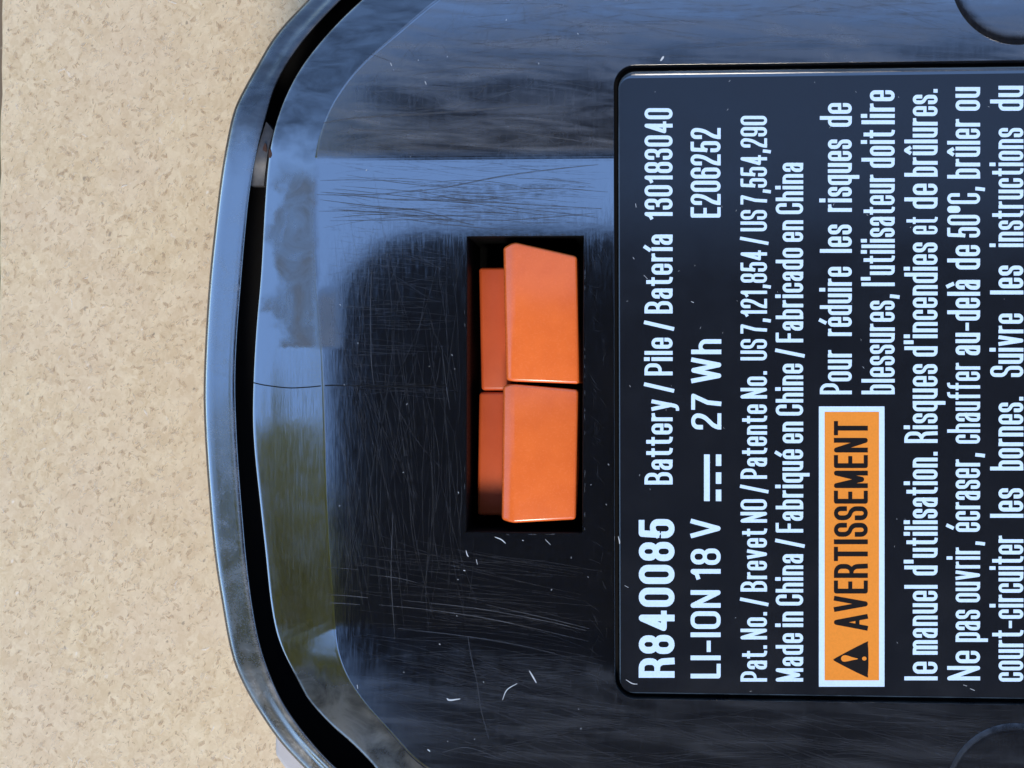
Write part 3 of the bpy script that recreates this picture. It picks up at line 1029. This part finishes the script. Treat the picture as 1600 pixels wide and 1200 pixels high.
# warning box
box = rect(1279.5, 1382, 1073, 635, 'white_ink', ZT, 'warning_box')
rect(1288.5, 1373.5, 1063, 643.5, 'orange_ink', ZT + 0.012 * MM, 'printed_panel', box)
box.parent = label
def lift(o):
    return o
zb = ZT + 0.024 * MM
text('AVERTISSEMENT', 1356, 1303, 985, 658, 0.14, 'black_ink', z=zb)
tri = catmull([(1304, 1031), (1306, 1028), (1352, 1004), (1356, 1006), (1357, 1030), (1356, 1054), (1352, 1057), (1306, 1034)], True, 3)
mesh('warning_triangle', [W(x, y, zb) for x, y in tri], [list(range(len(tri)))[::-1]], M['black_ink'], label, smooth=False)
ex = [(1314, 1029), (1317, 1033.5), (1323, 1033.5), (1332, 1031.5), (1341, 1029.5), (1332, 1027), (1323, 1024), (1317, 1024.5)]
exd = [(1350.5 + 3.6 * math.cos(a), 1029 + 3.2 * math.sin(a)) for a in [2 * math.pi * i / 12 for i in range(12)]]
for shp in (catmull(ex, True, 3), exd):
    mesh('exclamation_mark', [W(x, y, zb + 0.012 * MM) for x, y in shp], [list(range(len(shp)))], M['orange_ink'], label, smooth=False)
for o in list(label.children):
    me = o.data
    bm = bmesh.new(); bm.from_mesh(me)
    for f_ in bm.faces:
        if f_.normal.z < 0: f_.normal_flip()
    bm.to_mesh(me); bm.free()

# ------------------------------------------------------------------ scratches and nicks
def ribbons(name, lines, mat, parent, z):
    vs_, fs = [], []
    for pts, wd in lines:
        if len(pts) > 2:
            pts = catmull(pts, False, 5)
        pts = [np.array(p, float) for p in pts]
        n = len(pts)
        b = len(vs_)
        for i, p in enumerate(pts):
            d = pts[min(i + 1, n - 1)] - pts[max(i - 1, 0)]
            d = d / (np.linalg.norm(d) + 1e-9)
            nn = np.array((-d[1], d[0]))
            t = i / (n - 1)
            w = wd * 0.5 * (0.25 + 0.75 * math.sin(math.pi * min(max(t, 0.04), 0.96)) ** 0.6)
            for s in (-1, 1):
                q = p + nn * w * s
                vs_.append(W(q[0], q[1], z + (ramp(W(q[0], q[1]).y) + 0.006 * MM if parent is base else 0)))
        for i in range(n - 1):
            a = b + 2 * i
            fs.append((a, a + 1, a + 3, a + 2))
    o = mesh(name, vs_, fs, M[mat], parent, smooth=False)
    o['kind'] = 'stuff'
    return o
rnd = random.Random(11)
def rline(x0, x1, y0, y1, ang, spread, l0, l1, bend=0.04):
    x, y = rnd.uniform(x0, x1), rnd.uniform(y0, y1)
    a = R(ang + rnd.gauss(0, spread))
    L = rnd.uniform(l0, l1)
    dx, dy = math.cos(a) * L / 2, math.sin(a) * L / 2
    k = rnd.gauss(0, bend) * L
    pts = [(x - dx, y - dy), (x - dx * .3 - dy / L * k, y - dy * .3 + dx / L * k), (x + dx * .4 - dy / L * k, y + dy * .4 + dx / L * k), (x + dx, y + dy)]
    return pts
def inside_plate(pts):
    for x, y in pts:
        th = math.atan2(y - 600, x - 1300)
        if math.hypot(x - 1300, y - 600) > rad(PPE, th) - 12: return False
        if 722 < x < 918 and 360 < y < 842: return False
        if x > 952 and 92 < y < 1102: return False
    return True
faint, mid, deep = [], [], []
def batch(lst, n, w0, w1, *a, **k):
    c = 0
    for _ in range(n * 4):
        p = rline(*a, **k)
        if inside_plate(p):
            lst.append((p, rnd.uniform(w0, w1))); c += 1
            if c >= n: break
batch(faint, 150, 0.4, 1.8, 525, 735, 380, 900, 88, 9, 40, 260)
batch(faint, 80, 0.5, 1.2, 515, 640, 560, 900, 80, 6, 40, 200)
batch(faint, 60, 0.6, 1.4, 500, 730, 380, 620, 2, 4, 30, 160)
batch(mid, 34, 0.6, 1.5, 495, 955, 268, 352, 3, 3.5, 60, 300)
batch(faint, 70, 0.8, 3.2, 700, 955, 285, 352, 2, 3, 60, 200)
batch(faint, 90, 0.6, 1.6, 495, 955, 255, 356, 2, 5, 40, 220)
batch(faint, 70, 0.6, 1.3, 520, 950, 860, 1010, 8, 4, 80, 340)
batch(faint, 220, 0.6, 1.8, 560, 950, 1020, 1190, 6, 8, 50, 260, bend=0.06)
batch(faint, 120, 0.6, 1.8, 960, 1560, 1105, 1195, 8, 8, 50, 260, bend=0.06)
batch(faint, 260, 0.6, 1.5, 540, 955, 10, 240, 120, 40, 8, 50)
batch(faint, 140, 1.0, 3.0, 560, 1500, 5, 235, 2, 6, 60, 300, bend=0.05)
batch(faint, 120, 0.6, 1.5, 500, 940, 200, 244, 90, 30, 6, 28)
batch(faint, 60, 0.5, 1.2, 925, 955, 380, 1090, 60, 25, 6, 26)
batch(faint, 90, 0.6, 1.3, 500, 720, 300, 480, 10, 10, 20, 120)
for p, w in ([[(505, 192), (560, 184), (660, 178), (740, 172), (830, 164)], 3.2], [[(545, 196), (560, 203), (620, 204), (690, 206)], 2.4],
             [[(715, 105), (790, 107), (870, 108)], 1.8], [[(800, 205), (860, 214), (920, 222)], 1.8], [[(580, 85), (600, 92), (612, 96)], 1.5],
             [[(583, 385), (579, 470), (580, 560), (584, 600)], 1.3], [[(690, 540), (697, 600), (703, 640)], 1.2],
             [[(508, 886), (560, 890)], 1.3], [[(578, 898), (620, 903), (650, 910)], 1.2],
             [[(512, 929), (545, 931), (575, 934)], 1.7], [[(514, 942), (540, 943), (562, 945)], 1.8],
             [[(592, 945), (680, 954), (780, 970), (920, 1002)], 1.5], [[(630, 938), (740, 950), (850, 970), (915, 985)], 1.4],
             [[(760, 945), (850, 965), (920, 982)], 1.1], [[(622, 982), (720, 993), (800, 1006), (868, 1021)], 1.4],
             [[(731, 995), (737, 1030), (745, 1065), (752, 1110), (764, 1155)], 1.5], [[(614, 800), (611, 900), (617, 998)], 1.2],
             [[(690, 1176), (730, 1168), (780, 1185)], 1.3]):
    mid.append((p, w))
# dark score marks across the bright panel
for p, w in ([[(495, 304), (560, 306), (620, 312), (720, 313), (800, 318), (940, 326)], 2.4], [[(640, 300), (700, 292), (780, 276), (860, 265), (935, 257)], 2.2],
             [[(500, 312), (580, 322), (660, 330), (740, 352)], 2.0], [[(500, 300), (580, 304), (660, 296)], 1.8], [[(650, 298), (720, 312), (760, 318)], 1.6],
             [[(520, 340), (600, 335), (700, 345)], 1.5], [[(760, 298), (860, 294), (950, 300)], 1.6], [[(500, 282), (560, 281), (660, 284)], 1.2],
             [[(498, 330), (560, 330), (650, 337), (735, 350)], 1.8], [[(780, 345), (850, 340), (930, 333)], 1.6]):
    mid.append((p, w))
for p, w in ([[(827, 1048), (833, 1058), (838, 1067)], 2.0], [[(773, 839), (783, 843), (790, 849)], 1.6], [[(728, 860), (730, 867), (732, 870)], 1.4],
             [[(785, 1094), (792, 1078), (808, 1068)], 1.3], [[(744, 874), (746, 882)], 1.3], [[(698, 1091), (703, 1094), (719, 1092)], 2.4],
             [[(1032, 95), (1035, 91), (1037, 88)], 3.0], [[(610, 98), (612, 103)], 1.6], [[(664, 127), (666, 132)], 1.6], [[(724, 891), (727, 892)], 2.0],
             [[(715, 905), (716, 906)], 2.0], [[(686, 1006), (688, 1007)], 2.2], [[(816, 844), (818, 845)], 1.8], [[(852, 843), (860, 851)], 1.2],
             [[(558, 1070), (559, 1076)], 1.4], [[(668, 1171), (672, 1174)], 3.0]):
    deep.append((p, w))
for _ in range(40):
    x, y = rnd.uniform(530, 950), rnd.uniform(20, 1180)
    p = [(x, y), (x + rnd.uniform(-2, 2), y + rnd.uniform(0.8, 2.5))]
    if inside_plate(p): deep.append((p, rnd.uniform(0.7, 1.5)))
for _ in range(46):   # chipped plastic round the well
    t = rnd.random()
    side = rnd.choice('tbrrtl')
    if side == 't': x, y = 735 + 170 * t, 366.8
    elif side == 'b': x, y = 735 + 170 * t, 835.2
    elif side == 'r': x, y = 913.8, 372 + 455 * t
    else: x, y = 726, 372 + 455 * t
    if side in 'tb': p = [(x - rnd.uniform(1, 5), y), (x + 1, y + rnd.uniform(-0.5, .5)), (x + rnd.uniform(2, 5), y)]
    else: p = [(x, y - rnd.uniform(1, 5)), (x + rnd.uniform(-.4, .4), y), (x, y + rnd.uniform(2, 6))]
    mid.append((p, rnd.uniform(0.8, 1.7)))
ribbons('hairline_scratches', faint, 'faint', base, h + 0.008 * MM)
ribbons('scratches', mid, 'scratch', base, h + 0.014 * MM)
ribbons('nicks', deep, 'nick', base, h + 0.020 * MM)
lnick = []
for p, w in ([[(966, 838), (968, 846), (968, 850)], 1.6], [[(978, 1062), (988, 1068), (996, 1069)], 1.4], [[(1080, 471), (1084, 473)], 1.6],
             [[(1516, 1076), (1523, 1079)], 1.4], [[(993, 318), (994, 324)], 1.4], [[(989, 402), (991, 405)], 1.4], [[(976, 915), (982, 918)], 1.0],
             [[(1006, 430), (1012, 436)], 1.0], [[(1505, 1070), (1511, 1072)], 1.1]):
    lnick.append((p, w))
for _ in range(60):
    x, y = rnd.uniform(975, 1600), rnd.uniform(125, 1080)
    lnick.append(([(x, y), (x + rnd.uniform(-3, 3), y + rnd.uniform(.5, 3))], rnd.uniform(0.5, 0.9)))
ribbons('nicks', lnick, 'nick', label, ZL + 0.008 * MM)
# moulding seam across the margin
def seam():
    vs_, fs = [], []
    pts = catmull([(396, 598), (415, 602), (450, 606), (480, 605), (524, 602), (620, 604), (700, 603)], False, 6)
    th = [math.atan2(p[1] - 600, p[0] - 1300) for p in pts]
    zs = []
    gi, pe = rad(PGI, math.pi), rad(PPE, math.pi)
    for p in pts:
        r = math.hypot(p[0] - 1300, p[1] - 600)
        prof = [(gi, -1.05), (gi - 4.5, -1.02), (gi - 10, -0.96), (gi * .7 + pe * .3, -0.76), (gi * .38 + pe * .62, -0.43), (pe + 14, -0.155), (pe + 7, -0.085), (pe + 1, -0.036), (pe - 5, -0.008), (pe - 10, 0)]
        zs.append(h + float(np.interp(-r, [-q[0] for q in prof], [q[1] for q in prof])) * MM + 0.02 * MM)
    for p, z in zip(pts, zs):
        w = 0.9 if p[0] < 530 else 0.5
        vs_ += [W(p[0], p[1] - w, z), W(p[0], p[1] + w, z)]
    fs = [(2 * i, 2 * i + 1, 2 * i + 3, 2 * i + 2) for i in range(len(pts) - 1)]
    mesh('moulding_seam', vs_, fs, M['groove'], base, smooth=False)
seam()

# ------------------------------------------------------------------ the phone that looks down on the pack (seen in the gloss of the plastic)
def on_phone(px, py, back=2.5 * MM):
    p = W(px, py, h)
    d = (p - CAM).normalized()
    d = Vector((d.x, d.y, -d.z))
    q = CAM + BACK * back
    t = (q - p).dot(BACK) / d.dot(BACK)
    hit = p + d * t - q
    return hit.dot(RIGHT), hit.dot(UP)
g = G('graphite_glass')
M['phone'] = g.set(base=(0.005, 0.0055, 0.007), rough=0.5, ior=1.2)
g = G('dark_metal')
M['phone_metal'] = g.set(base=(0.03, 0.03, 0.034), rough=0.4, metal=1.0)
g = G('lens_glass')
M['lens'] = g.set(base=(0.003, 0.003, 0.005), rough=0.05, ior=1.6)
def build_phone():
    left = on_phone(507, 640)[0]
    top = on_phone(660, 358)[1]
    w, hh, th, rc = 0.165, 0.086, 0.008, 0.015
    root = empty('phone', CAM + BACK * 2.5 * MM)
    root.rotation_euler = cam.matrix_world.to_euler()
    tag(root, 'dark phone held over the battery pack, seen only as a rounded reflection', 'phone')
    def outline(inset, z):
        x0, x1, y1, y0 = left + inset, left + w - inset, top - inset, top - hh + inset
        return [Vector((x, y, z)) for x, y in round_rect((x0, y1), (x1, y1), (x1, y0), (x0, y0), rc - inset, 10)]
    rings = [outline(0.0012, 0), outline(0.0003, 0.0004), outline(0, 0.0012), outline(0, th - 0.0012), outline(0.0003, th - 0.0004), outline(0.0012, th)]
    vs_ = [v for r_ in rings for v in r_]
    m = len(rings[0])
    fs = [(k * m + i, k * m + (i + 1) % m, (k + 1) * m + (i + 1) % m, (k + 1) * m + i) for k in range(5) for i in range(m)]
    fs += [list(range(m))[::-1], [5 * m + i for i in range(m)]]
    mesh('body', vs_, fs, M['phone'], root, sharp=40)
    r2 = outline(0.0025, th + 0.0001)
    mesh('screen', r2, [list(range(m))], M['lens'], root, smooth=False)
    def ring(name, cx, cy, r, z0, z1, mat):
        n = 40
        v = [Vector((cx + r * k * math.cos(2 * math.pi * i / n), cy + r * k * math.sin(2 * math.pi * i / n), z)) for k, z in ((1, z0), (1, z1), (0.8, z1), (0.75, z1 + 0.0004)) for i in range(n)]
        f = [(k * n + i, k * n + (i + 1) % n, (k + 1) * n + (i + 1) % n, (k + 1) * n + i) for k in range(3) for i in range(n)]
        f.append([3 * n + i for i in range(n)])
        mesh(name, v, f, mat, root, sharp=30)
    ring('camera_lens', 0, 0, 0.006, 0.0, -0.0015, M['phone_metal'])
    ring('camera_lens', 0.017, -0.004, 0.006, 0.0, -0.0015, M['phone_metal'])
build_phone()

# ------------------------------------------------------------------ garden trees at the lower left (their green shows in the gloss)
g = G('leaf')
n = g.t.nodes.new('ShaderNodeObjectInfo')
lf = g.noise(0.004, 2)
M['leaf'] = g.set(base=g.mix(g.lin(lf, 0.35, 0.65, 0, 1), (0.20, 0.17, 0.022), (0.26, 0.21, 0.03)), rough=0.5)
tl = g.t.nodes.new('ShaderNodeBsdfTranslucent')
tl.inputs[0].default_value = (0.60, 0.50, 0.05, 1)
ms = g.t.nodes.new('ShaderNodeMixShader')
ms.inputs[0].default_value = 0.45
g.t.links.new(g.b.outputs[0], ms.inputs[1]); g.t.links.new(tl.outputs[0], ms.inputs[2]); g.t.links.new(ms.outputs[0], g.out.inputs[0])
g = G('bark')
M['bark'] = g.set(base=g.mix(g.noise(0.03, 5), (0.05, 0.035, 0.025), (0.12, 0.09, 0.07)), rough=0.9)
def tree(x, y, zc, rx, rz, n, sz, label_, seed=5):
    root = empty('garden_tree', (x, y, ZG))
    tag(root, label_, 'tree')
    r_ = random.Random(seed)
    vs_, fs = [], []
    def limb(a, b, r0, r1):
        a, b = Vector(a), Vector(b)
        d = (b - a).normalized()
        u = d.orthogonal().normalized(); v = d.cross(u)
        k0 = len(vs_)
        for p, r in ((a, r0), ((a + b) / 2 + u * r0 * .4, (r0 + r1) / 2), (b, r1)):
            for i in range(8):
                t = 2 * math.pi * i / 8
                vs_.append(p + (u * math.cos(t) + v * math.sin(t)) * r)
        for k in range(2):
            for i in range(8):
                j = (i + 1) % 8
                fs.append((k0 + k * 8 + i, k0 + k * 8 + j, k0 + k * 8 + 8 + j, k0 + k * 8 + 8 + i))
    limb((0, 0, 0), (0.05, 0.03, zc - rz * .6), 0.14, 0.10)
    for i in range(9):
        a = 2 * math.pi * i / 9 + r_.uniform(-.3, .3)
        limb((0.05, 0.03, zc - rz * r_.uniform(.5, .7)), (math.cos(a) * rx * .6, math.sin(a) * rx * .6, zc + r_.uniform(-.4, .6) * rz), 0.06, 0.015)
    mesh('trunk', vs_, fs, M['bark'], root)
    clumps = []
    for _ in range(70):
        d = Vector((r_.gauss(0, 1), r_.gauss(0, 1), r_.gauss(0, 1))).normalized() * r_.uniform(0.35, 1.0)
        clumps.append((Vector((d.x * rx, d.y * rx, zc + d.z * rz)), r_.uniform(0.25, 0.5)))
    lv, lfs = [], []
    for _ in range(n):
        c, cr = r_.choice(clumps)
        p = c + Vector((r_.gauss(0, cr * .6), r_.gauss(0, cr * .6), r_.gauss(0, cr * .5)))
        u = Vector((r_.gauss(0, 1), r_.gauss(0, 1), r_.gauss(0, .6))).normalized()
        v = u.orthogonal().normalized()
        v = (Matrix.Rotation(r_.uniform(0, 6.28), 3, u) @ v)
        s = sz * r_.uniform(.6, 1.2)
        k = len(lv)
        lv += [p - u * s, p + v * s * .45, p + u * s, p - v * s * .45]
        lfs.append((k, k + 1, k + 2, k + 3))
    mesh('crown', lv, lfs, M['leaf'], root, smooth=False)
tree(-2.35, -1.35, 4.5, 1.35, 3.3, 20000, 0.11, 'olive green garden tree seen only as a reflection in the black rim')
tree(-1.75, -2.3, 4.8, 1.25, 3.5, 20000, 0.11, 'darker green garden tree mirrored in the lower corner of the black rim', 8)
